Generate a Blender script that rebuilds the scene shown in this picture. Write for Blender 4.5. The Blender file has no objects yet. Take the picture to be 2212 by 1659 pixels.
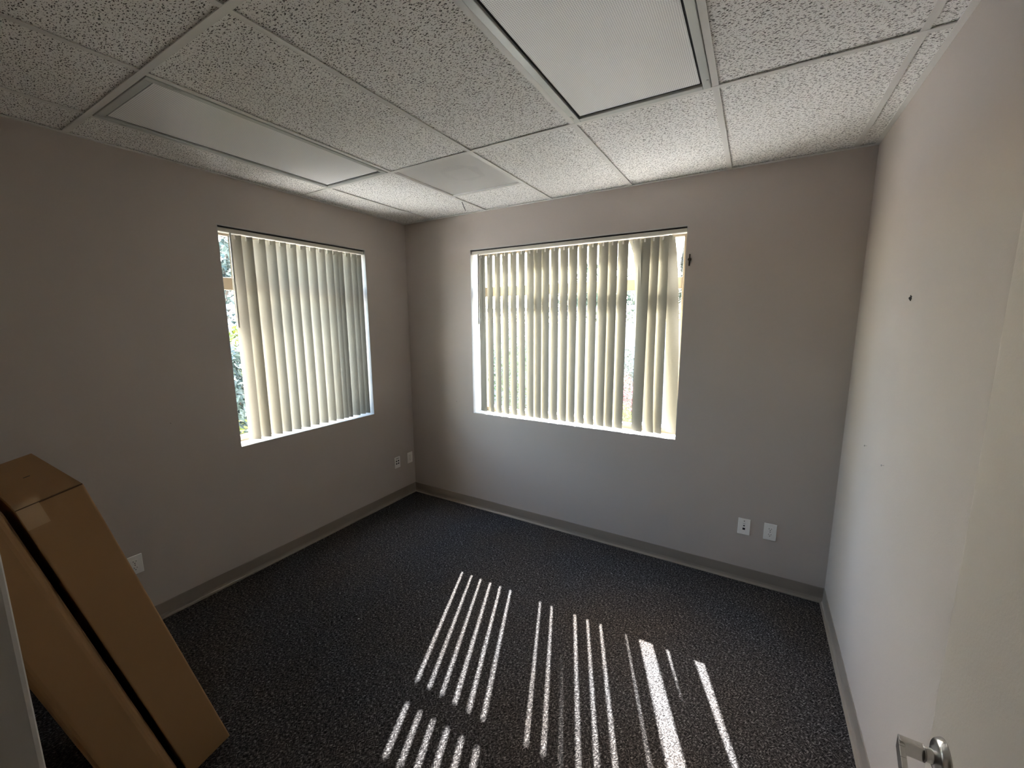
import bpy, bmesh, math, random
from mathutils import Vector, Matrix, noise

random.seed(7)
sc = bpy.context.scene
COL = sc.collection
PI = math.pi

# ------------------------------------------------------------------ camera
W, H, YN = 3.482, 2.701, -2.975          # room width, ceiling height, doorway wall
cam_d = bpy.data.cameras.new('camera')
cam = bpy.data.objects.new('camera', cam_d); COL.objects.link(cam)
cam_d.sensor_width = 36.0
cam_d.lens = 881.67 / 2212 * 36.0
cam_d.clip_start = 0.02
R_ = Vector((0.86124693, 0.50815801, -0.00539953))
U_ = Vector((-0.07331122, 0.13475076, 0.9881638))
F_ = Vector((-0.50287095, 0.8506572, -0.15330736))
cam.matrix_world = Matrix(((R_.x, U_.x, -F_.x, 2.98297), (R_.y, U_.y, -F_.y, -3.02455), (R_.z, U_.z, -F_.z, 1.78078), (0, 0, 0, 1)))
sc.camera = cam

# ------------------------------------------------------------------ sky, sun, exposure
SUN_EL, SUN_TAN = math.radians(43.9), 0.421
world = bpy.data.worlds.new('world'); sc.world = world; world.use_nodes = True
wn = world.node_tree; wn.nodes.clear()
sky = wn.nodes.new('ShaderNodeTexSky'); sky.sky_type = 'NISHITA'
sky.sun_disc = False; sky.sun_elevation = SUN_EL; sky.air_density = 1.0; sky.dust_density = 1.5; sky.ozone_density = 1.0
hd = Vector((-SUN_TAN, 1.0, 0)).normalized()
sky.sun_rotation = math.atan2(hd.x, hd.y)
bg = wn.nodes.new('ShaderNodeBackground'); bg.inputs[1].default_value = 0.98
wo = wn.nodes.new('ShaderNodeOutputWorld')
tintn = wn.nodes.new('ShaderNodeMix'); tintn.data_type = 'RGBA'; tintn.blend_type = 'MULTIPLY'; tintn.inputs[0].default_value = 1.0
tintn.inputs[7].default_value = (1.12, 1.0, 0.86, 1)          # camera white balance
wn.links.new(sky.outputs[0], tintn.inputs[6]); wn.links.new(tintn.outputs[2], bg.inputs[0]); wn.links.new(bg.outputs[0], wo.inputs[0])
sun_d = bpy.data.lights.new('sun', 'SUN'); sun_d.energy = 18.5; sun_d.angle = math.radians(0.53); sun_d.color = (1.0, 0.965, 0.935)
sun = bpy.data.objects.new('sun', sun_d); COL.objects.link(sun)
toward = Vector((hd.x * math.cos(SUN_EL), hd.y * math.cos(SUN_EL), math.sin(SUN_EL)))
sun.rotation_euler = toward.to_track_quat('Z', 'Y').to_euler(); sun.location = (-3, 8, 8)
sc.view_settings.view_transform = 'Standard'; sc.view_settings.look = 'None'
sc.view_settings.gamma = 1.0; sc.view_settings.use_curve_mapping = False
sc.view_settings.exposure = 2.48
sc.cycles.max_bounces = 24; sc.cycles.diffuse_bounces = 16; sc.cycles.glossy_bounces = 6
sc.cycles.transmission_bounces = 8; sc.cycles.transparent_max_bounces = 12
sc.cycles.sample_clamp_indirect = 6.0; sc.cycles.caustics_reflective = False; sc.cycles.caustics_refractive = False
sc.cycles.use_denoising = True
EXPO = sc.view_settings.exposure

# ------------------------------------------------------------------ material helpers
def mat(name, color, rough=0.6, metal=0.0, spec=0.5):
    m = bpy.data.materials.new(name); m.use_nodes = True
    b = m.node_tree.nodes['Principled BSDF']
    b.inputs['Base Color'].default_value = (*color, 1); b.inputs['Roughness'].default_value = rough
    b.inputs['Metallic'].default_value = metal; b.inputs['Specular IOR Level'].default_value = spec
    return m
def N(m, t, **kw):
    n = m.node_tree.nodes.new(t)
    for k, v in kw.items(): setattr(n, k, v)
    return n
def L(m, a, b): m.node_tree.links.new(a, b)
def BS(m): return m.node_tree.nodes['Principled BSDF']
def coords(m, scale=(1, 1, 1), rot=(0, 0, 0), loc=(0, 0, 0)):
    tc = N(m, 'ShaderNodeTexCoord'); mp = N(m, 'ShaderNodeMapping')
    mp.inputs['Scale'].default_value = scale; mp.inputs['Rotation'].default_value = rot; mp.inputs['Location'].default_value = loc
    L(m, tc.outputs['Object'], mp.inputs[0]); return mp.outputs[0]
def noise_n(m, vec, scale, detail=2, rough=0.5):
    n = N(m, 'ShaderNodeTexNoise'); n.inputs['Scale'].default_value = scale; n.inputs['Detail'].default_value = detail
    n.inputs['Roughness'].default_value = rough; L(m, vec, n.inputs['Vector']); return n.outputs['Fac']
def ramp(m, fac, stops):
    r = N(m, 'ShaderNodeValToRGB'); e = r.color_ramp.elements
    while len(e) > 1: e.remove(e[-1])
    e[0].position = stops[0][0]; c = stops[0][1]; e[0].color = (*c, 1) if isinstance(c, tuple) else (c, c, c, 1)
    for p, c in stops[1:]:
        x = e.new(p); x.color = (*c, 1) if isinstance(c, tuple) else (c, c, c, 1)
    L(m, fac, r.inputs[0]); return r.outputs[0]
def mixc(m, fac, a, b, mode='MIX'):
    x = N(m, 'ShaderNodeMix', data_type='RGBA', blend_type=mode)
    for s, v in ((0, fac), (6, a), (7, b)):
        if hasattr(v, 'links'): L(m, v, x.inputs[s])
        elif s == 0: x.inputs[0].default_value = v
        else: x.inputs[s].default_value = (*v, 1)
    return x.outputs[2]
def mth(m, op, a, b=None):
    x = N(m, 'ShaderNodeMath', operation=op)
    for i, v in enumerate((a, b)):
        if v is None: continue
        if hasattr(v, 'links'): L(m, v, x.inputs[i])
        else: x.inputs[i].default_value = v
    return x.outputs[0]
def bump(m, h, strength=0.3, dist=0.002):
    b = N(m, 'ShaderNodeBump'); b.inputs['Strength'].default_value = strength; b.inputs['Distance'].default_value = dist
    L(m, h, b.inputs['Height']); L(m, b.outputs[0], BS(m).inputs['Normal'])

# ------------------------------------------------------------------ materials
def wall_paint(name, c):
    m = mat(name, c, 0.62, spec=0.35); v = coords(m)
    f = noise_n(m, v, 3.0, 3); g = noise_n(m, v, 160, 3, 0.7)
    L(m, mixc(m, f, tuple(x * .97 for x in c), tuple(min(1, x * 1.03) for x in c)), BS(m).inputs['Base Color'])
    bump(m, g, 0.25, 0.002); return m
M_WALL = wall_paint('greige_wall_paint', (0.515, 0.46, 0.42))
M_DOOR = wall_paint('door_paint', (0.66, 0.605, 0.555))
M_FRAME = mat('door_frame_paint', (0.48, 0.46, 0.43), 0.4)
M_REVEAL = mat('window_reveal_white', (0.50, 0.485, 0.465), 0.5)
M_ALMOND = mat('almond_window_frame', (0.30, 0.24, 0.17), 0.45)
M_RAIL = mat('blind_headrail_cream', (0.66, 0.62, 0.53), 0.45)
M_CLIP = mat('clear_plastic_clip', (0.80, 0.78, 0.72), 0.3)
M_WAND = mat('wand_plastic', (0.55, 0.54, 0.50), 0.25)
M_BASE = mat('vinyl_cove_base', (0.27, 0.232, 0.195), 0.38)
M_TEE = mat('ceiling_tee_white', (0.74, 0.73, 0.70), 0.4)
M_PLATE = mat('white_plastic_plate', (0.90, 0.89, 0.86), 0.35)
M_SLOT = mat('dark_slot', (0.012, 0.012, 0.014), 0.6)
M_FIXT = mat('fixture_frame_paint', (0.52, 0.54, 0.52), 0.32, 0.15)
M_GAP = mat('dark_shadow_gap', (0.03, 0.03, 0.032), 0.7)
M_CHROME = mat('satin_chrome', (0.66, 0.65, 0.63), 0.24, 1.0)
M_STEEL = mat('steel_pin', (0.6, 0.6, 0.6), 0.25, 1.0)
M_CRUMB = mat('white_lint', (0.75, 0.75, 0.72), 0.8)

def ceiling_tile():
    m = mat('fissured_acoustic_tile', (0.70, 0.69, 0.665), 0.9, spec=0.15)
    base = coords(m)
    w = N(m, 'ShaderNodeTexNoise'); w.inputs['Scale'].default_value = 55; w.inputs['Detail'].default_value = 2; L(m, base, w.inputs['Vector'])
    def layer(rot, sc_, thr):
        mp = N(m, 'ShaderNodeMapping'); mp.inputs['Rotation'].default_value = (0, 0, rot); mp.inputs['Scale'].default_value = sc_
        ad = N(m, 'ShaderNodeVectorMath', operation='MULTIPLY_ADD'); L(m, w.outputs['Color'], ad.inputs[0]); ad.inputs[1].default_value = (.012, .012, 0); L(m, base, ad.inputs[2])
        L(m, ad.outputs[0], mp.inputs[0])
        vo = N(m, 'ShaderNodeTexVoronoi', voronoi_dimensions='2D'); vo.inputs['Scale'].default_value = 1; L(m, mp.outputs[0], vo.inputs['Vector'])
        # size varies from mark to mark
        sep = N(m, 'ShaderNodeSeparateColor'); L(m, vo.outputs['Color'], sep.inputs[0])
        t = mth(m, 'MULTIPLY', sep.outputs[0], thr)
        d = mth(m, 'SUBTRACT', vo.outputs['Distance'], t)
        return ramp(m, mth(m, 'MULTIPLY', d, 12.0), [(0.0, 0.0), (0.45, 1.0)])
    a = layer(0.35, (50, 132, 1), .235); b = layer(2.0, (54, 126, 1), .225); c = layer(1.2, (110, 135, 1), .16)
    f = mth(m, 'MULTIPLY', mth(m, 'MULTIPLY', a, b), c)
    col = mixc(m, f, (0.14, 0.132, 0.122), (0.94, 0.932, 0.908))
    L(m, col, BS(m).inputs['Base Color'])
    fine = noise_n(m, base, 260, 2)
    bump(m, mth(m, 'ADD', f, mth(m, 'MULTIPLY', fine, .25)), 0.5, 0.003); return m
M_TILE = ceiling_tile()

def carpet():
    m = mat('charcoal_loop_carpet', (0.04, 0.036, 0.037), 0.95, spec=0.1)
    v = coords(m)
    v2 = coords(m, rot=(0, 0, math.radians(38)))
    wv = N(m, 'ShaderNodeTexNoise'); wv.inputs['Scale'].default_value = 1.0; wv.inputs['Detail'].default_value = 2
    mp = N(m, 'ShaderNodeMapping'); mp.inputs['Scale'].default_value = (210, 72, 1); L(m, v2, mp.inputs[0]); L(m, mp.outputs[0], wv.inputs['Vector'])
    v3 = coords(m, rot=(0, 0, math.radians(-42)))
    w2 = N(m, 'ShaderNodeTexNoise'); w2.inputs['Scale'].default_value = 1.0; w2.inputs['Detail'].default_value = 2
    mp2 = N(m, 'ShaderNodeMapping'); mp2.inputs['Scale'].default_value = (200, 76, 1); L(m, v3, mp2.inputs[0]); L(m, mp2.outputs[0], w2.inputs['Vector'])
    br = N(m, 'ShaderNodeTexChecker'); br.inputs['Scale'].default_value = 36; L(m, v, br.inputs['Vector'])
    h = mixc(m, br.outputs['Fac'], wv.outputs['Fac'], w2.outputs['Fac'])
    h = mixc(m, 0.75, wv.outputs['Fac'], h)
    col = ramp(m, h, [(0.36, (0.009, 0.008, 0.0085)), (0.49, (0.040, 0.036, 0.0355)), (0.58, (0.095, 0.087, 0.085)), (0.70, (0.28, 0.265, 0.255))])
    big = noise_n(m, v, 1.4, 2)
    tint = ramp(m, big, [(0.35, (1.0, 0.93, 0.88)), (0.65, (0.92, 0.97, 1.06))])
    L(m, mixc(m, 1.0, col, tint, 'MULTIPLY'), BS(m).inputs['Base Color'])
    bump(m, h, 0.9, 0.004); return m
M_CARPET = carpet()

def cardboard():
    m = mat('brown_cardboard', (0.40, 0.25, 0.125), 0.75, spec=0.25)
    v = coords(m); f = noise_n(m, v, 4, 4); g = noise_n(m, coords(m, (1, 1, 12)), 60, 2)
    c = mixc(m, f, (0.33, 0.195, 0.092), (0.40, 0.245, 0.12))
    L(m, mixc(m, mth(m, 'MULTIPLY', g, .25), c, (0.32, 0.19, 0.09)), BS(m).inputs['Base Color']); bump(m, g, 0.08, 0.002); return m
M_CARD = cardboard()
M_CREASE = mat('cardboard_crease', (0.10, 0.055, 0.03), 0.9)
M_TAPE = mat('packing_tape', (0.46, 0.31, 0.17), 0.22)

def slat_material(name, col, trans, t):
    m = bpy.data.materials.new(name); m.use_nodes = True; nt = m.node_tree; nt.nodes.clear()
    o = nt.nodes.new('ShaderNodeOutputMaterial'); d = nt.nodes.new('ShaderNodeBsdfDiffuse'); tr = nt.nodes.new('ShaderNodeBsdfTranslucent')
    g = nt.nodes.new('ShaderNodeBsdfGlossy'); g.inputs['Roughness'].default_value = .45; g.inputs['Color'].default_value = (.8, .8, .8, 1)
    mx = nt.nodes.new('ShaderNodeMixShader'); mx.inputs[0].default_value = t
    m2 = nt.nodes.new('ShaderNodeMixShader'); m2.inputs[0].default_value = 0.03
    tc = nt.nodes.new('ShaderNodeTexCoord'); mp = nt.nodes.new('ShaderNodeMapping'); mp.inputs['Scale'].default_value = (60, 60, 420)
    nz = nt.nodes.new('ShaderNodeTexNoise'); nz.inputs['Scale'].default_value = 1; nz.inputs['Detail'].default_value = 1
    nt.links.new(tc.outputs['Object'], mp.inputs[0]); nt.links.new(mp.outputs[0], nz.inputs['Vector'])
    mc = nt.nodes.new('ShaderNodeMix'); mc.data_type = 'RGBA'
    mc.inputs[6].default_value = (*[c * .93 for c in col], 1); mc.inputs[7].default_value = (*[min(.95, c * 1.05) for c in col], 1)
    nt.links.new(nz.outputs['Fac'], mc.inputs[0]); nt.links.new(mc.outputs[2], d.inputs['Color']); tr.inputs['Color'].default_value = (*trans, 1)
    nt.links.new(d.outputs[0], mx.inputs[1]); nt.links.new(tr.outputs[0], mx.inputs[2]); nt.links.new(mx.outputs[0], m2.inputs[1]); nt.links.new(g.outputs[0], m2.inputs[2])
    nt.links.new(m2.outputs[0], o.inputs[0]); return m
M_SLAT = slat_material('cream_vinyl_slat', (0.30, 0.285, 0.24), (0.80, 0.74, 0.56), 0.002)

def glass():
    m = bpy.data.materials.new('window_glass'); m.use_nodes = True; nt = m.node_tree; nt.nodes.clear()
    o = nt.nodes.new('ShaderNodeOutputMaterial'); t = nt.nodes.new('ShaderNodeBsdfTransparent'); t.inputs[0].default_value = (.93, .95, .94, 1)
    g = nt.nodes.new('ShaderNodeBsdfGlossy'); g.inputs['Roughness'].default_value = 0.02
    x = nt.nodes.new('ShaderNodeMixShader'); x.inputs[0].default_value = 0.05
    nt.links.new(t.outputs[0], x.inputs[1]); nt.links.new(g.outputs[0], x.inputs[2]); nt.links.new(x.outputs[0], o.inputs[0]); return m
M_GLASS = glass()

def lens_material():
    m = mat('prismatic_lens', (0.72, 0.72, 0.72), 0.36, spec=1.0)
    s = 2 * PI / 0.0095
    v = coords(m, (s, s, s), (0, 0, math.radians(45)))
    sep = N(m, 'ShaderNodeSeparateXYZ'); L(m, v, sep.inputs[0])
    h = mth(m, 'MULTIPLY', mth(m, 'SINE', sep.outputs[0]), mth(m, 'SINE', sep.outputs[1]))
    h01 = mth(m, 'ADD', mth(m, 'MULTIPLY', h, .5), .5)
    L(m, ramp(m, h01, [(0.10, (0.50, 0.50, 0.51)), (0.5, (0.88, 0.88, 0.87)), (0.9, (0.95, 0.95, 0.94))]), BS(m).inputs['Base Color'])
    bump(m, h01, 0.10, 0.002); return m
M_LENS = lens_material()

def perforated():
    m = bpy.data.materials.new('perforated_vent_panel'); m.use_nodes = True; nt = m.node_tree
    b = nt.nodes['Principled BSDF']; b.inputs['Base Color'].default_value = (.74, .73, .71, 1); b.inputs['Roughness'].default_value = .5
    s = 2 * PI / 0.008; v = coords(m, (s, s, s), (0, 0, math.radians(45)))
    sep = N(m, 'ShaderNodeSeparateXYZ'); L(m, v, sep.inputs[0])
    h = mth(m, 'MULTIPLY', mth(m, 'SINE', sep.outputs[0]), mth(m, 'SINE', sep.outputs[1]))
    k = mth(m, 'GREATER_THAN', h, 0.05)
    tr = N(m, 'ShaderNodeBsdfTransparent'); mx = N(m, 'ShaderNodeMixShader')
    L(m, k, mx.inputs[0]); L(m, b.outputs[0], mx.inputs[1]); L(m, tr.outputs[0], mx.inputs[2])
    L(m, mx.outputs[0], nt.nodes['Material Output'].inputs[0]); return m
M_PERF = perforated()
M_PLENUM = mat('vent_plenum_metal', (0.85, 0.84, 0.82), 0.5)
M_DUCT = mat('vent_duct_dark', (0.05, 0.05, 0.05), 0.6)

def leafmat(name, cols, rough=0.45):
    m = mat(name, cols[0], rough, spec=0.4); oi = N(m, 'ShaderNodeTexCoord')
    vo = N(m, 'ShaderNodeTexVoronoi'); vo.inputs['Scale'].default_value = 14; L(m, oi.outputs['Object'], vo.inputs['Vector'])
    sp = N(m, 'ShaderNodeSeparateColor'); L(m, vo.outputs['Color'], sp.inputs[0])
    st = [(i / max(1, len(cols) - 1), c) for i, c in enumerate(cols)]
    L(m, ramp(m, sp.outputs[0], st), BS(m).inputs['Base Color']); return m
M_LF_DARK = leafmat('dark_green_leaves', [(.008, .018, .01), (.015, .032, .016), (.035, .06, .03)])
M_LF_GREEN = leafmat('mid_green_leaves', [(.015, .035, .01), (.03, .06, .015), (.06, .10, .03)])
M_LF_LIME = leafmat('yellow_green_leaves', [(.06, .09, .006), (.10, .12, .008), (.16, .16, .012)])
M_LF_PALE = leafmat('pale_grey_green_leaves', [(.015, .03, .024), (.035, .055, .045), (.10, .13, .12)])
M_LF_RED = leafmat('red_orange_leaves', [(.12, .010, .004), (.17, .04, .006), (.14, .11, .012)])
M_LF_PINK = leafmat('pink_blossom', [(.18, .02, .035), (.2, .06, .07), (.03, .06, .02)])
M_BARK = mat('bark', (.08, .06, .045), 0.9)
M_FENCE = mat('weathered_grey_fence', (.20, .20, .225), 0.85)
def ground_mat():
    m = mat('bluish_gravel_ground', (.12, .12, .14), 0.95); v = coords(m)
    L(m, ramp(m, noise_n(m, v, 40, 4, .7), [(.3, (.58, .575, .575)), (.7, (.70, .695, .69))]), BS(m).inputs['Base Color']); return m
M_GROUND = ground_mat()

# ------------------------------------------------------------------ geometry helpers
def link(name, verts, faces, material, parent=None, smooth=False, bevel=0.0, segs=2):
    me = bpy.data.meshes.new(name); me.from_pydata([tuple(v) for v in verts], [], faces); me.update()
    o = bpy.data.objects.new(name, me); COL.objects.link(o)
    for mm in (material if isinstance(material, (list, tuple)) else [material]): me.materials.append(mm)
    if smooth:
        for p in me.polygons: p.use_smooth = True
    if bevel > 0:
        b = o.modifiers.new('bevel', 'BEVEL'); b.width = bevel; b.segments = segs; b.limit_method = 'ANGLE'; b.angle_limit = math.radians(40)
    if parent: o.parent = parent
    return o
class MB:
    def __init__(s): s.v = []; s.f = []
    def add(s, vs, fs):
        n = len(s.v); s.v += [Vector(x) for x in vs]; s.f += [tuple(n + i for i in f) for f in fs]
    def box(s, a, b, M=None):
        (x0, y0, z0), (x1, y1, z1) = a, b
        vs = [Vector(p) for p in ((x0, y0, z0), (x1, y0, z0), (x1, y1, z0), (x0, y1, z0), (x0, y0, z1), (x1, y0, z1), (x1, y1, z1), (x0, y1, z1))]
        if M: vs = [M @ p for p in vs]
        s.add(vs, [(0, 3, 2, 1), (4, 5, 6, 7), (0, 1, 5, 4), (1, 2, 6, 5), (2, 3, 7, 6), (3, 0, 4, 7)])
    def cyl(s, p, q, r0, r1=None, n=16, M=None, caps=True):
        p, q = Vector(p), Vector(q); r1 = r0 if r1 is None else r1
        d = (q - p).normalized(); u = d.orthogonal().normalized(); w = d.cross(u); k = len(s.v); vs = []
        for c, r in ((p, r0), (q, r1)):
            for i in range(n):
                a = 2 * PI * i / n; vs.append(c + (u * math.cos(a) + w * math.sin(a)) * r)
        if M: vs = [M @ x for x in vs]
        fs = [(i, (i + 1) % n, n + (i + 1) % n, n + i) for i in range(n)]
        if caps: fs += [tuple(range(n))[::-1], tuple(range(n, 2 * n))]
        s.add(vs, fs)
    def lathe(s, o, axis, prof, n=32):
        o, d = Vector(o), Vector(axis).normalized(); u = d.orthogonal().normalized(); w = d.cross(u); vs = []; fs = []
        for (t, r) in prof:
            for i in range(n):
                a = 2 * PI * i / n; vs.append(o + d * t + (u * math.cos(a) + w * math.sin(a)) * r)
        for k in range(len(prof) - 1):
            for i in range(n): fs.append((k * n + i, k * n + (i + 1) % n, (k + 1) * n + (i + 1) % n, (k + 1) * n + i))
        fs += [tuple(range(n))[::-1], tuple(range((len(prof) - 1) * n, len(prof) * n))]
        s.add(vs, fs)
    def tube(s, pts, r, n=8):
        for a, b in zip(pts, pts[1:]): s.cyl(a, b, r, n=n)
    def build(s, name, m, parent=None, **kw): return link(name, s.v, s.f, m, parent, **kw)
def tag(o, label=None, cat=None, group=None, kind=None):
    if label: o['label'] = label
    if cat: o['category'] = cat
    if group: o['group'] = group
    if kind: o['kind'] = kind
    return o
def empty(name, loc=(0, 0, 0)):
    o = bpy.data.objects.new(name, None); COL.objects.link(o); o.location = loc; o.empty_display_size = .1; return o
def child(ob, root):
    ob.parent = root; ob.matrix_parent_inverse = Matrix.Translation(-root.location); return ob
def place(root, obs):
    for o in obs: child(o, root)

# ------------------------------------------------------------------ room shell
TH = 0.24
LW = (-1.645, -0.487)      # left window along y
BW = (0.771, 2.555)        # back window along x
WZ = (0.93, 2.40)
DX = (2.44, 3.385); DH = 2.05
b = MB(); b.box((-TH, YN - 1.8, -0.1), (W + .12, TH, 0.0)); tag(b.build('floor', M_CARPET), 'dark charcoal looped carpet across the whole room', kind='structure')
b = MB()
b.box((-TH, YN - .12, 0), (0, LW[0], 3.0)); b.box((-TH, LW[1], 0), (0, TH, 3.0)); b.box((-TH, LW[0], 0), (0, LW[1], WZ[0])); b.box((-TH, LW[0], WZ[1]), (0, LW[1], 3.0))
tag(b.build('wall_left', M_WALL), 'greige wall with the narrower blind window', kind='structure')
b = MB()
b.box((0, 0, 0), (BW[0], TH, 3.0)); b.box((BW[1], 0, 0), (W + .12, TH, 3.0)); b.box((BW[0], 0, 0), (BW[1], TH, WZ[0])); b.box((BW[0], 0, WZ[1]), (BW[1], TH, 3.0))
tag(b.build('wall_back', M_WALL), 'greige wall with the wide blind window', kind='structure')
b = MB(); b.box((W, YN - .12, 0), (W + .12, 0, 3.0)); tag(b.build('wall_right', M_WALL), 'plain greige wall with small pins', kind='structure')
b = MB()
b.box((0, YN - .12, 0), (DX[0] - .045, YN, 3.0)); b.box((DX[0] - .045, YN - .12, DH + .045), (DX[1] + .045, YN, 3.0)); b.box((DX[1] + .045, YN - .12, 0), (W, YN, 3.0))
tag(b.build('wall_front', M_WALL), 'greige wall around the doorway', kind='structure')
# corridor outside the doorway
b = MB(); HY = YN - 1.62
b.box((0.2, HY - .1, 0), (W + .12, HY, 3.0)); b.box((0.1, HY - .1, 0), (0.2, YN - .12, 3.0)); b.box((W, HY, 0), (W + .12, YN - .12, 3.0))
tag(b.build('wall_corridor', M_WALL), 'greige walls of the corridor outside', kind='structure')

# ceiling: tiles + tee grid
G = .6096; X0 = .3383; Y0 = -1.0553
GX = [X0 + i * G for i in range(6)]
tz = H + .0065
b = MB()
xs = [0] + GX + [W]; ys = [YN, Y0 - 2 * G, Y0, 0]
lightcells = {(1, 1), (4, 1)}
for i in range(len(xs) - 1):
    for j in range(len(ys) - 1):
        if (i, j) in lightcells: continue
        y1 = ys[j + 1]; y0 = ys[j]
        if i == 2 and j == 2: y0 = Y0 + G          # vent cell
        g = .0006
        b.box((xs[i] + g, y0 + g, tz), (xs[i + 1] - g, y1 - g, tz + .016))
ceil = tag(b.build('ceiling', M_TILE), 'white fissured acoustic tile ceiling', kind='structure')
b = MB(); b.box((-TH, YN - 1.8, 2.98), (W + .12, TH, 3.05)); child(b.build('roof_deck', M_PLENUM), ceil)
b = MB(); b.box((0.1, HY, H), (W, YN - .12, H + .02)); child(b.build('corridor_tile', M_TILE), ceil)
b = MB(); hw = .012
def tee_y(x, y0, y1):
    b.box((x - hw, y0, H), (x + hw, y1, H + .003)); b.box((x - .0012, y0, H + .003), (x + .0012, y1, H + .035))
def tee_x(y, x0, x1):
    b.box((x0, y - hw, H - .0006), (x1, y + hw, H + .003)); b.box((x0, y - .0012, H + .003), (x1, y + .0012, H + .04))
for x in GX: tee_y(x, YN, 0)
tee_x(Y0, 0, W); tee_x(Y0 - 2 * G, 0, W); tee_x(Y0 + G, GX[1], GX[2])
b.build('grid_tee', M_TEE, ceil)
b = MB(); a = .022
b.box((0, YN, H - .002), (a, 0, H + .0015)); b.box((W - a, YN, H - .002), (W, 0, H + .0015)); b.box((a, -a, H - .002), (W - a, 0, H + .0015)); b.box((a, YN, H - .002), (W - a, YN + a, H + .0015))
b.build('wall_angle', M_TEE, ceil)
# cracked tile beside the vent
b = MB(); M = Matrix.Translation((.885, -.235, 0)) @ Matrix.Rotation(math.radians(31), 4, 'Z')
b.box((-.003, -.075, tz - .0006), (.003, .19, tz + .0005), M); b.build('tile_crack', M_GAP, ceil)

# baseboards: vinyl cove with a flared toe
def cove(name, p, q, n, label):
    p, q, n = Vector(p), Vector(q), Vector(n)
    prof = [(0, .0), (.020, .0), (.0195, .004), (.011, .0065), (.0065, .013), (.004, .028), (.0035, .094), (.002, .098), (0, .098)]
    vs = [p + n * d + Vector((0, 0, z)) for d, z in prof] + [q + n * d + Vector((0, 0, z)) for d, z in prof]; k = len(prof)
    fs = [(i, i + 1, k + i + 1, k + i) for i in range(k - 1)] + [tuple(range(k)), tuple(range(k, 2 * k))[::-1]]
    return tag(link(name, vs, fs, M_BASE), label, kind='structure')
cove('baseboard_left', (0, YN, 0), (0, 0, 0), (1, 0, 0), 'grey vinyl base under the narrower window')
cove('baseboard_back', (0, 0, 0), (W, 0, 0), (0, -1, 0), 'grey vinyl base under the wide window')
cove('baseboard_right', (W, 0, 0), (W, YN, 0), (-1, 0, 0), 'grey vinyl base along the pinned wall')
cove('baseboard_front', (0, YN, 0), (DX[0] - .05, YN, 0), (0, 1, 0), 'grey vinyl base behind the cartons')

# door frame (jambs and head)
b = MB()
for x0, x1 in ((DX[0] - .045, DX[0]), (DX[1], DX[1] + .045)):
    b.box((x0, YN - .128, 0), (x1, YN + .006, DH + .045)); 
b.box((DX[0], YN - .128, DH), (DX[1], YN + .006, DH + .045))
b.box((DX[0], YN - .085, 0), (DX[0] + .015, YN - .05, DH)); b.box((DX[0], YN - .085, DH - .015), (DX[1], YN - .05, DH))
tag(b.build('trim_1', M_FRAME, bevel=.004), 'light grey metal door frame', kind='structure')

# ------------------------------------------------------------------ windows
def window(name, wall, a0, a1, label):
    """wall 'L': opening in x=0 wall along y; 'B': in y=0 wall along x. depth coordinate d runs outwards."""
    root = empty(name, (0, (a0 + a1) / 2, WZ[0]) if wall == 'L' else ((a0 + a1) / 2, 0, WZ[0]))
    tag(root, label, kind='structure')
    if wall == 'L': M = Matrix(((0, -1, 0, 0), (1, 0, 0, 0), (0, 0, 1, 0), (0, 0, 0, 1)))   # (a,d,z) -> (-d,a,z)
    else: M = Matrix.Identity(4)
    z0, z1 = WZ; t = .006; obs = []
    b = MB()
    b.box((a0, 0, z0), (a0 + t, .15, z1), M); b.box((a1 - t, 0, z0), (a1, .15, z1), M)
    b.box((a0 + t, 0, z1 - t), (a1 - t, .15, z1), M)
    obs.append(b.build('reveal', M_REVEAL))
    b = MB(); b.box((a0 + t, -.0015, z0 - .001), (a1 - t, .15, z0 + t * .5), M); obs.append(b.build('window_sill', M_REVEAL))
    b = MB(); f0, f1, w = .15, .192, .042
    b.box((a0 + t, f0, z0), (a0 + w, f1, z1), M); b.box((a1 - w, f0, z0), (a1 - t, f1, z1), M)
    b.box((a0 + w, f0, z0), (a1 - w, f1, z0 + w), M); b.box((a0 + w, f0, z1 - w), (a1 - w, f1, z1), M)
    obs.append(b.build('window_frame', M_ALMOND, bevel=.003))
    b = MB(); b.box((a0 + w, f0, 2.0), (a1 - w, f1, 2.083), M); obs.append(b.build('transom_rail', M_ALMOND, bevel=.003))
    for za, zb in ((z0 + w, 2.0), (2.083, z1 - w)):
        b = MB(); b.box((a0 + w, .170, za), (a1 - w, .174, zb), M); obs.append(b.build('glass_pane', M_GLASS))
    place(root, obs); return M
ML = window('window_1', 'L', LW[0], LW[1], 'narrower two-pane window in the wall nearest the cartons')
MBk = window('window_2', 'B', BW[0], BW[1], 'wide two-pane window with sun behind the slats')

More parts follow.
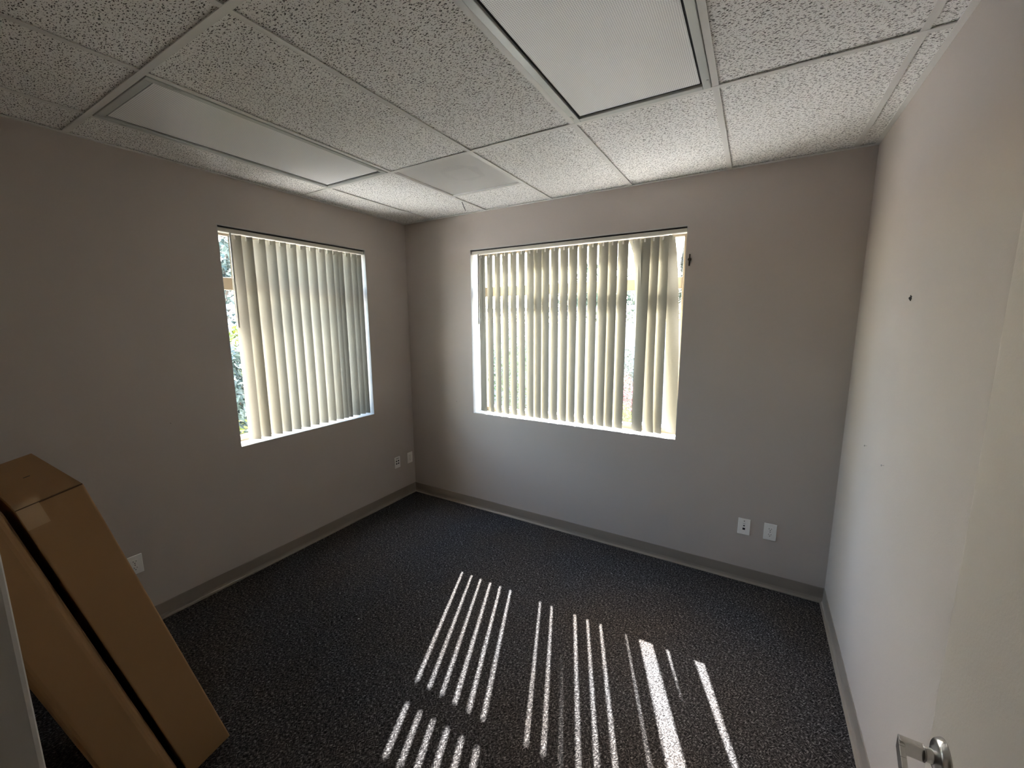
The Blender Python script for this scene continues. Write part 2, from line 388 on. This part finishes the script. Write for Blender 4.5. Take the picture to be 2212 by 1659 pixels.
# ------------------------------------------------------------------ vertical blinds
def slat_mesh(ct, cb, tht, thb, d, M, z0=.950, z1=2.352, w=.089, sag=.0035, db=None, pw=1):
    vs = []; fs = []; nz, nw = 14, 8; db = d if db is None else db
    for i in range(nz + 1):
        s = i / nz; z = z1 + (z0 - z1) * s; k = s ** pw
        c = ct + (cb - ct) * k; th = tht + (thb - tht) * k; dd = d + (db - d) * k
        for j in range(nw + 1):
            u = (j / nw - .5) * w; q = sag * (1 - (2 * u / w) ** 2)
            vs.append(M @ Vector((c + u * math.cos(th) - q * math.sin(th) * -1, dd + u * math.sin(th) - q * math.cos(th), z)))
    for i in range(nz):
        for j in range(nw):
            a = i * (nw + 1) + j; fs.append((a, a + 1, a + nw + 2, a + nw + 1))
    return vs, fs
def blind(name, M, a0, a1, slats, d, wand, loc, label):
    root = empty(name, loc); tag(root, label, 'window blind'); obs = []
    b = MB(); b.box((a0, .012, 2.357), (a1, .062, 2.383), M)
    hr = b.build('headrail', M_RAIL, bevel=.003); obs.append(hr)
    b = MB(); b.box((a0 + .002, .020, 2.3828), (a1 - .002, .054, 2.3938), M); obs.append(b.build('gap_shade_strip', M_GAP))  # added dark strip standing in for the shade above the headrail
    for q_ in slats:
        ct, cb, tt, tb, dd = q_[:5]; db, pw = q_[5:] if len(q_) > 5 else (dd, 1)
        vs, fs = slat_mesh(ct, cb, math.radians(tt), math.radians(tb), dd, M, db=db, pw=pw)
        s = link('slat', vs, fs, M_SLAT, smooth=True); obs.append(s)
        b = MB(); b.box((ct - .006, dd - .010, 2.325), (ct + .006, dd - .0075, 2.345), M); b.box((ct - .003, dd - .006, 2.340), (ct + .003, dd - .002, 2.3585), M)
        k = b.build('hanger_clip', M_CLIP); k.parent = s
    (wa, wd), zb = wand[0], wand[1]
    b = MB(); b.cyl(M @ Vector((wa, wd, 2.358)), M @ Vector((wa + wand[2], wd, zb)), .0058, n=6)
    obs.append(b.build('tilt_wand', M_WAND))
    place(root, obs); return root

# back window: rightmost visible edges of each slat -> pivot positions (measured along the wall)
cs = [.8626, .9454, 1.0248, 1.1039, 1.1852, 1.2654, 1.3463, 1.4145, 1.4854, 1.5677, 1.649, 1.7221, 1.8043, 1.8842, 1.9663, 2.0353, 2.1137]
phis = [18.6, 21.4, 22.7, 21.9, 22.4, 22.1, 21.0, 16.5, 16.1, 19.3, 19.8, 17.6, 21.6, 21.7, 19.5, 16.6, 17.1]
sl = [(c, c, -ph, -ph, .050) for c, ph in zip(cs, phis)]
sl[11] = (1.7255, 1.7200, -17.6, -17.6, .050)
sl += [(2.190, 2.238, -20, -66, .050, .100, .32), (2.2677, 2.2660, -18, -17, .050, .032, 1), (2.328, 2.3475, -20, -22, .050, .050, 5),
       (2.392, 2.404, -22, -22, .050, .050, 1), (2.449, 2.499, -82 + 156, -25, .052, .112, .8)]
blind('vertical_blind', MBk, BW[0] + .008, BW[1] - .008, sl, .05, ((.846, .018), 1.75, -.004), (1.66, .04, WZ[1]),
      'wide cream vertical blind on the sunlit window, its last slats twisted open')
# left window
ledges = [-1.477, -1.404, -1.319, -1.245, -1.168, -1.091, -1.010, -.928, -.849, -.778, -.728, -.683, -.604, -.544, -.492]
sl = []
for i, e in enumerate(ledges):
    m_ = (e + 3.025) / 3.03; al = math.radians(60 if i else 58)
    if 10 <= i <= 11: al = math.radians(66)
    c = e - .0445 * (math.cos(al) + m_ * math.sin(al))
    sl.append((c, c, -math.degrees(al), -math.degrees(al), .050))
blind('vertical_blind', ML, LW[0] + .008, LW[1] - .008, sl, .05, ((-1.5605, .018), 1.745, -.004), (-.04, -1.06, WZ[1]),
      'narrower cream vertical blind with overlapping slats, on the wall nearest the cartons')

# ------------------------------------------------------------------ ceiling fixtures
def troffer(x0, x1, y0, y1, label, loc):
    root = empty('ceiling_light', loc); tag(root, label, 'ceiling light'); obs = []
    x0 += .014; x1 -= .014; y0 += .014; y1 -= .014; w = .03; z = H - .004
    b = MB()
    for a, c in (((x0, y0), (x0 + w, y1)), ((x1 - w, y0), (x1, y1)), ((x0 + w, y0), (x1 - w, y0 + w)), ((x0 + w, y1 - w), (x1 - w, y1))):
        b.box((a[0], a[1], z), (c[0], c[1], z + .012))
    obs.append(b.build('door_frame', M_FIXT, bevel=.0025))
    b = MB(); i = w + .009
    b.box((x0 + i, y0 + i, z + .009), (x1 - i, y1 - i, z + .012)); obs.append(b.build('lens', M_LENS))
    b = MB(); b.box((x0 - .001, y0 - .001, z + .013), (x1 + .001, y1 + .001, z + .10)); obs.append(b.build('housing', M_GAP))
    for yy in (y0 + .10, y1 - .06):
        for lx in (x0 + .004, x1 - .012):
            b = MB(); b.box((lx, yy - .012, z - .002), (lx + .008, yy + .012, z + .001)); obs.append(b.build('latch', M_FIXT))
    place(root, obs)
troffer(GX[0], GX[1], Y0 - 2 * G, Y0, 'unlit fluorescent ceiling panel along the wall of the narrower window', (GX[0] + G / 2, Y0 - G, H))
troffer(GX[3], GX[4], Y0 - 2 * G, Y0, 'unlit fluorescent ceiling panel with silver frame, nearest the pinned wall', (GX[3] + G / 2, Y0 - G, H))
root = empty('ceiling_vent', (GX[1] + G / 2, Y0 + G / 2, H)); tag(root, 'square perforated grey air vent between white ceiling tiles', 'air vent'); obs = []
x0, x1, y0, y1 = GX[1] + .014, GX[2] - .014, Y0 + .014, Y0 + G - .014
b = MB(); b.box((x0 + .005, y0 + .005, H + .009), (x1 - .005, y1 - .005, H + .0102)); obs.append(b.build('perforated_panel', M_PERF))
b = MB(); w = .006
for a_, c_ in (((x0, y0), (x0 + w, y1)), ((x1 - w, y0), (x1, y1)), ((x0 + w, y0), (x1 - w, y0 + w)), ((x0 + w, y1 - w), (x1 - w, y1))): b.box((a_[0], a_[1], H + .002), (c_[0], c_[1], H + .09))
b.box((x0, y0, H + .09), (x1, y1, H + .095)); b.box((x0 + w, y0 + w, H + .024), (x1 - w, y1 - w, H + .026)); obs.append(b.build('plenum_box', M_PLENUM))
b = MB(); cx, cy = (x0 + x1) / 2 + .03, (y0 + y1) / 2 - .01
b.lathe((cx, cy, H + .0185), (0, 0, 1), [(0, .14), (.002, .15), (.0052, .15)], 6); obs.append(b.build('duct_collar', M_DUCT))
b = MB(); b.box((cx - .08, cy - .08, H + .0150), (cx + .08, cy + .08, H + .0186)); obs.append(b.build('damper_plate', M_PLENUM))
place(root, obs)

# ------------------------------------------------------------------ wall plates
def wall_plate(kind, wall, a, z, label, w=.072, h=.114):
    if wall == 'L': M = Matrix.Translation((0, a, z)) @ Matrix(((0, 0, 1, 0), (1, 0, 0, 0), (0, 1, 0, 0), (0, 0, 0, 1)))
    else: M = Matrix.Translation((a, 0, z)) @ Matrix(((1, 0, 0, 0), (0, 0, -1, 0), (0, 1, 0, 0), (0, 0, 0, 1)))
    root = empty({'duplex': 'wall_outlet', 'quad': 'data_plate', 'jack': 'phone_plate'}[kind], tuple(M @ Vector((0, 0, 0)))); obs = []
    tag(root, label, {'duplex': 'outlet', 'quad': 'data jack', 'jack': 'phone jack'}[kind])
    b = MB(); b.box((-w / 2, -h / 2, 0), (w / 2, h / 2, .0055), M); obs.append(b.build('cover_plate', M_PLATE, bevel=.0025))
    if kind == 'duplex':
        for s in (1, -1):
            b = MB(); n = 20; vs = []
            for zz in (.005, .0075):
                for i in range(n):
                    t = 2 * PI * i / n; vs.append(M @ Vector((max(-.0165, min(.0165, .0185 * math.cos(t))), s * .0195 + max(-.0135, min(.0135, .0175 * math.sin(t))), zz)))
            b.add(vs, [(i, (i + 1) % n, n + (i + 1) % n, n + i) for i in range(n)] + [tuple(range(n, 2 * n))]); r = b.build('receptacle', M_PLATE); obs.append(r)
            for (u, v, ww, hh) in ((-.0065, .004, .0022, .008), (.0065, .004, .0022, .0065), (0, -.007, .0045, .0045)):
                b = MB(); b.box((u - ww / 2, s * .0195 + v - hh / 2, .0072), (u + ww / 2, s * .0195 + v + hh / 2, .0079), M); q = b.build('slot', M_SLOT); child(q, root); q.parent = r; q.matrix_parent_inverse = Matrix.Identity(4)
        b = MB(); b.cyl((0, 0, .005), (0, 0, .0072), .003, n=10, M=M); obs.append(b.build('screw', M_STEEL))
    elif kind == 'quad':
        for u in (-.013, .013):
            for v in (-.012, .014):
                b = MB(); b.box((u - .007, v - .0075, .005), (u + .007, v + .0075, .0062), M); obs.append(b.build('port', M_SLOT))
        b = MB(); b.box((-.02, .034, .005), (.02, .046, .006), M); obs.append(b.build('label_strip', M_FRAME))
    else:
        b = MB(); b.box((-.0075, -.022, .005), (.0075, -.008, .0063), M); obs.append(b.build('port', M_SLOT))
        b = MB(); b.box((-.0045, .003, .005), (.0045, .011, .0063), M); obs.append(b.build('port', M_SLOT))
        b = MB(); b.cyl((0, .040, .005), (0, .040, .0068), .003, n=10, M=M); b.box((-.006, .022, .005), (.006, .0235, .0058), M); obs.append(b.build('screw', M_STEEL))
    for o in obs:
        if o.parent is None: child(o, root)
wall_plate('quad', 'L', -.242, .388, 'white plate with four dark data ports, near the room corner')
wall_plate('duplex', 'L', -.069, .389, 'white duplex outlet closest to the room corner, beside the data plate')
wall_plate('duplex', 'L', -2.268, .400, 'white duplex outlet half hidden behind the leaning carton')
wall_plate('jack', 'B', 3.0165, .394, 'white phone and data plate with two dark ports beside an outlet')
wall_plate('duplex', 'B', 3.1665, .395, 'white duplex outlet beside the phone plate on the wall of the wide window')

# ------------------------------------------------------------------ pins, nail and marks
def pin(name, p, n, label, cat, r=.0042, l=.008):
    b = MB(); p = Vector(p); n = Vector(n)
    b.cyl(p - n * .004, p + n * l, .0011, n=8); b.lathe(p + n * l, n, [(0, r * .8), (.0008, r), (.002, r * .8), (.003, r * .3)], 14)
    return tag(b.build(name, M_STEEL, smooth=False), label, cat)
pin('wall_pin', (W, -.558, 1.184), (-1, 0, 0), 'small silver pin in the plain wall, the one closer to the room corner', 'pin')
pin('wall_pin', (W, -.863, 1.183), (-1, 0, 0), 'small silver pin in the plain wall, the one farther from the room corner', 'pin')
pin('wall_pin', (0, -2.014, 1.184), (1, 0, 0), 'tiny nail in the wall between the carton and the window', 'pin', .003, .005)
pin('wall_pin', (.583, 0, 1.023), (0, -1, 0), 'tiny pale nail between the room corner and the wide window', 'pin', .003, .004)
b = MB(); p = Vector((W - .0012, -.903, 1.857))
for ang in (20, 75, 150):
    Mx = Matrix.Translation(p) @ Matrix.Rotation(math.radians(ang), 4, 'X'); b.box((-.0012, -.011, -.0018), (.0012, .011, .0018), Mx)
b.cyl((W, -.903, 1.857), (W - .006, -.903, 1.857), .004, n=10)
tag(b.build('wall_anchor', M_GAP), 'small dark star-shaped anchor high on the plain wall', 'wall anchor')
b = MB(); b.lathe((2.574, 0, 2.176), (0, -1, 0), [(0, .011), (.004, .011), (.009, .006), (.012, .011), (.016, .008)], 14)
b.box((2.570, -.006, 2.135), (2.578, 0, 2.212))
tag(b.build('cord_cleat', mat('dark_brown_plastic', (.03, .02, .012), .5), bevel=.001), 'small dark brown cleat beside the wide window opening', 'cord cleat')
for (x, y, r, lb) in ((1.045, -1.585, .005, 'white crumb alone on the carpet toward the leaning carton'),):
    b = MB(); b.lathe((x, y, 0.0), (0, 0, 1), [(0, r * .6), (r * .4, r), (r * .9, r * .5)], 7); tag(b.build('lint_crumb', M_CRUMB), lb, 'lint')

# ------------------------------------------------------------------ door with lever
HX = 3.33
root = empty('door_1', (3.375, -2.955, 0)); tag(root, 'grey painted door swung open against the plain wall', kind='structure'); obs = []
EDGE = -2.040
b = MB(); b.box((HX, -2.955, .012), (HX + .044, EDGE, 2.04)); leaf = b.build('door_leaf', M_DOOR, bevel=.002); obs.append(leaf)
ry, rz = -2.104, 1.000
for s, xb in ((-1, HX), (1, HX + .044)):
    out = .062
    b = MB()
    b.box((-.0125, -.0055, -.0125), (.0125, .0055, .0125)); b.v = []; b.f = []
    o = Vector((xb, ry, rz))
    # flat bar that leaves the rose, turns a sharp corner and runs toward the hinge side
    tz0 = .0135
    b.cyl(o + Vector((s * .004, 0, 0)), o + Vector((s * .026, 0, 0)), .0135, .0115, 24)
    b.cyl(o + Vector((s * .026, 0, 0)), o + Vector((s * .0285, 0, 0)), .0145, .0145, 24)
    pts = [(.028, .0), (out, .0), (out + .0, -.0), (out, -.110)]
    y_a, y_b = .0065, -.0065
    # shank (flat bar section), mitred into the grip
    def quadbar(P, Q, wv, hv):
        vs = [P - wv - hv, P + wv - hv, P + wv + hv, P - wv + hv, Q - wv - hv, Q + wv - hv, Q + wv + hv, Q - wv + hv]
        b.add(vs, [(0, 3, 2, 1), (4, 5, 6, 7), (0, 1, 5, 4), (1, 2, 6, 5), (2, 3, 7, 6), (3, 0, 4, 7)])
    quadbar(o + Vector((s * .027, 0, 0)), o + Vector((s * out, 0, .001)), Vector((0, .007, 0)), Vector((0, 0, tz0)))
    n = 6; prev = None
    for i in range(n):
        t0, t1 = i / n, (i + 1) / n
        f = lambda t: o + Vector((s * (out - .0045 + .010 * t), .007 - .112 * t, .001 - .034 * t))
        P, Q = f(t0), f(t1); hz = Vector((0, 0, tz0)); wx = Vector((.0045, 0, 0))
        quadbar(P, Q, wx, hz)
    lev = b.build('door_lever', M_CHROME, bevel=.0012); lev['label'] = 'chrome lever handle'; obs.append(lev)
    b = MB(); b.lathe(o, (s, 0, 0), [(0, .036), (.002, .036), (.0095, .031), (.0115, .028), (.012, .020), (.016, .016)], 40)
    ro = b.build('rosette', M_CHROME, smooth=False); ro.parent = lev
    me = ro.data
    for p_ in me.polygons: p_.use_smooth = True
b = MB()
for z in (.25, 1.02, 1.80): b.cyl((HX + .049, -2.962, z), (HX + .049, -2.962, z + .09), .006, n=12)
obs.append(b.build('hinge', M_CHROME))
place(root, obs)

# ------------------------------------------------------------------ cartons leaning on the doorway wall
PH = .238
def carton(name, a_off, T, L_, xr, xl, label, bev, zlift=0.0):
    n = Vector((0, math.cos(PH), math.sin(PH))); c = Vector((0, math.sin(PH), -math.cos(PH)))
    P3 = Vector((0, -2.355, .15 * math.sin(PH)))        # floor-side front bottom edge of the outer carton
    o = P3 + n * a_off
    # slide down along c until the lowest edge touches the floor
    low = (o - n * T).z; o = o + c * (low / math.cos(PH))
    root = empty(name, (xl, (o - n * T).y, 0)); tag(root, label, 'cardboard box'); obs = []
    Mx = Matrix(((1, 0, 0, 0), (0, n.y, -c.y, 0), (0, n.z, -c.z, 0), (0, 0, 0, 1))); Mx = Matrix.Translation(o) @ Mx   # local: x, thickness (n), up (-c)
    b = MB(); b.box((xl, -T, 0), (xr, 0, L_), Mx); obs.append(b.build('carton_body', M_CARD, bevel=bev, segs=5))
    # end flaps closing the top
    b = MB(); b.box((xl + .004, -T + .003, L_ - .0005), (xr - .0035, -.003, L_ + .0022), Mx); obs.append(b.build('end_flap', M_CARD))
    b = MB(); b.box((xr - .0035, -T + .002, L_ - .003), (xr + .0004, -.002, L_ + .0005), Mx); obs.append(b.build('crease', M_CREASE))
    # glossy tape lapping over the corner
    b = MB(); b.box((xr - .05, -T + .002, L_ + .0022), (xr + .0006, -T + .055, L_ + .0028), Mx); b.box((xr + .0003, -T + .002, L_ - .07), (xr + .0009, -T + .05, L_ - .001), Mx)
    obs.append(b.build('tape_strip', M_TAPE))
    b = MB(); b.box((xr - .30, -.078, L_ + .0022), (xr - .294, -.062, L_ + .0030), Mx); obs.append(b.build('staple', M_GAP))
    place(root, obs)
carton('flat_carton', 0.0, .150, 1.279, 1.181, .585, 'brown flat carton leaning in the corner, outermost of the two', .006)
carton('flat_carton', -.168, .150, 1.262, 1.181, .585, 'brown flat carton wedged between the outer carton and the doorway wall', .026)

# ------------------------------------------------------------------ outdoors
GZ = -.25
b = MB(); b.box((-30, -30, GZ - .1), (30, -5.2, GZ)); b.box((-30, TH, GZ - .1), (30, 40, GZ)); b.box((-30, -5.2, GZ - .1), (-TH, TH, GZ)); b.box((W + .12, -5.2, GZ - .1), (30, TH, GZ))
tag(b.build('ground_outside', M_GROUND), 'bluish gravel ground beyond the windows', kind='structure')

def fence(p, q, label):
    p, q = Vector(p), Vector(q); d = (q - p); Ln = d.length; d.normalize(); n = Vector((-d.y, d.x, 0))
    Mf = Matrix(((d.x, n.x, 0, p.x), (d.y, n.y, 0, p.y), (0, 0, 1, 0), (0, 0, 0, 1)))
    root = empty('garden_fence', tuple(p)); root.location.z = GZ; tag(root, label, 'fence'); obs = []
    b = MB(); k = int(Ln / .145)
    for i in range(k): b.box((i * .145, -.01, GZ + .05), (i * .145 + .14, .01, 1.68), Mf)
    obs.append(b.build('board_panel', M_FENCE))
    b = MB(); b.box((0, -.03, 1.66), (Ln, .03, 1.72), Mf); b.box((0, -.03, 1.98), (Ln, .03, 2.06), Mf); obs.append(b.build('fence_rail', M_FENCE))
    b = MB(); x = -.3
    while x < Ln:
        for s in (1, -1):
            xa, xb = (x, x + .26) if s > 0 else (x + .26, x)
            if xa >= 0 and xb >= 0 and max(xa, xb) <= Ln:
                P = Mf @ Vector((xa, .008 * s, 1.72)); Q = Mf @ Vector((xb, .008 * s, 1.98)); b.cyl(P, Q, .014, n=4)
        x += .13
    obs.append(b.build('lattice', M_FENCE))
    for i in range(int(Ln / 2.0) + 1):
        b = MB(); b.box((i * 2.0 - .045, -.045, GZ), (i * 2.0 + .045, .045, 2.12), Mf); obs.append(b.build('post', M_FENCE, bevel=.005))
    place(root, obs)
fence((-3.9, 5.0, 0), (6.1, 5.0, 0), 'weathered grey lattice-topped fence beyond the wide window')
fence((-4.2, -4.5, 0), (-4.2, 4.6, 0), 'weathered grey lattice-topped fence beyond the narrower window')

def leaves(n, centre, rad, size, rnd, shell=.55, flat=.45):
    vs = []; fs = []
    for _ in range(n):
        while True:
            v = Vector((rnd.uniform(-1, 1), rnd.uniform(-1, 1), rnd.uniform(-1, 1)))
            if .05 < v.length <= 1: break
        v = v.normalized() * (shell + (1 - shell) * rnd.random()) * (1 + .22 * noise.noise(v.normalized() * 2.3 + Vector(centre)))
        p = Vector(centre) + Vector((v.x * rad[0], v.y * rad[1], v.z * rad[2]))
        nrm = (v.normalized() + Vector((rnd.gauss(0, .6), rnd.gauss(0, .6), rnd.gauss(0, .6)))).normalized()
        u = nrm.orthogonal().normalized(); w = nrm.cross(u); a = rnd.uniform(0, 2 * PI); u, w = u * math.cos(a) + w * math.sin(a), w * math.cos(a) - u * math.sin(a)
        s = size * rnd.uniform(.6, 1.3); k = len(vs)
        vs += [p - u * s, p + w * s * flat + nrm * s * .12, p + u * s, p - w * s * flat + nrm * s * .12]
        fs += [(k, k + 1, k + 2), (k, k + 2, k + 3)]
    return vs, fs
def plant(name, x, y, h, w, m, n, size, label, cat, trunk=0.0, group=None, seed=0, zc=None, shell=.5):
    rnd = random.Random(seed * 31 + 5); root = empty(name, (x, y, GZ)); tag(root, label, cat, group)
    z0 = GZ + trunk; cz = (z0 + GZ + h) / 2; rz_ = (h - trunk) / 2
    vs, fs = leaves(n, (x, y, cz), (w, w, rz_), size, rnd, shell)
    f = link('foliage', vs, fs, m)
    b = MB()
    if trunk > .6:
        b.cyl((x, y, GZ), (x + .05, y, cz), .09, .05, 10)
        for i in range(6):
            a = i * 1.05; b.cyl((x + .03, y, z0), (x + math.cos(a) * w * .7, y + math.sin(a) * w * .7, cz + rz_ * .4 * (i % 3 - .5)), .035, .012, 6)
    else:
        for i in range(6):
            a = i * 1.05 + seed; b.cyl((x + .03 * math.cos(a), y + .03 * math.sin(a), GZ), (x + math.cos(a) * w * .6, y + math.sin(a) * w * .6, cz + rz_ * .3), .012, .005, 5)
    t = b.build('trunk' if trunk > .6 else 'stem', M_BARK); place(root, [f, t])
# beyond the narrower window
plant('shrub', -1.55, -1.05, 1.05, .42, M_LF_LIME, 1500, .035, 'low yellow-green shrub under the narrower window', 'shrub', seed=1)
plant('shrub', -2.45, -.55, 1.75, .40, M_LF_PALE, 2200, .055, 'pale grey-green shrub with long leaves, before the fence at the narrower window', 'shrub', seed=2)
plant('shrub', -3.38, .05, 2.02, .48, M_LF_LIME, 2200, .045, 'tall yellow-green shrub against the fence at the narrower window', 'shrub', seed=3)
plant('shrub', -2.75, 1.15, 1.65, .46, M_LF_GREEN, 1800, .045, 'mid-green shrub farther along the fence from the narrower window', 'shrub', seed=4)
plant('leafy_tree', -6.2, .9, 5.6, 1.9, M_LF_PALE, 9000, .07, 'pale leafy tree over the fence, seen through the narrower window', 'tree', trunk=1.6, seed=5, shell=.35)
plant('leafy_tree', -7.6, 5.6, 5.0, 1.7, M_LF_GREEN, 7000, .08, 'green leafy tree behind the fence corner between both windows', 'tree', trunk=1.5, seed=6, shell=.35)
# beyond the wide window
plant('shrub', 2.05, 5.95, 2.75, .56, M_LF_RED, 3200, .045, 'red and orange shrub above the fence, at the open end of the wide blind', 'shrub', seed=7)
plant('shrub', .62, 5.95, 2.80, .56, M_LF_DARK, 3000, .045, 'dark green shrub above the fence beyond the wide window', 'shrub', seed=8)
plant('shrub', 1.02, 4.42, 1.62, .40, M_LF_PALE, 1800, .04, 'grey-green shrub before the fence beyond the wide window', 'shrub', seed=9)
plant('shrub', 1.18, 3.62, 1.20, .28, M_LF_PINK, 1400, .035, 'low pink-flowering shrub outside the wide window', 'shrub', seed=10)
plant('shrub', 1.30, 3.0, .82, .30, M_LF_LIME, 1200, .03, 'low yellow-green shrub outside the wide window, before the pink one', 'shrub', seed=11)
plant('shrub', -1.2, 4.2, 1.9, .6, M_LF_GREEN, 2200, .045, 'round green shrub by the fence, behind the evenly set slats', 'shrub', seed=12)
plant('shrub', 2.15, 4.3, 1.25, .35, M_LF_PINK, 1300, .035, 'pink-flowering shrub against the fence below the red shrub', 'shrub', seed=13)
plant('leafy_tree', -1.6, 10.5, 3.9, 1.5, M_LF_DARK, 6000, .08, 'dark leafy tree far beyond the wide window', 'tree', trunk=1.2, seed=14, shell=.35)
# conifer
root = empty('conifer_tree', (.75, 12.5, GZ)); tag(root, 'narrow dark conifer far off, above the red shrub', 'tree'); rnd = random.Random(3); vs = []; fs = []
for i in range(5200):
    t = rnd.random() ** 1.3; z = GZ + .6 + t * 4.1; r = (1 - t) * .95 * rnd.uniform(.5, 1.05); a = rnd.uniform(0, 2 * PI)
    p = Vector((.75 + r * math.cos(a), 12.5 + r * math.sin(a), z)); u = Vector((math.cos(a), math.sin(a), -.35)) * .12; w_ = Vector((-math.sin(a), math.cos(a), .1)) * .03; k = len(vs)
    vs += [p - u, p + w_, p + u, p - w_]; fs += [(k, k + 1, k + 2), (k, k + 2, k + 3)]
f = link('foliage', vs, fs, M_LF_DARK); b = MB(); b.cyl((.75, 12.5, GZ), (.75, 12.5, 4.2), .10, .02, 8); t = b.build('trunk', M_BARK); place(root, [f, t])
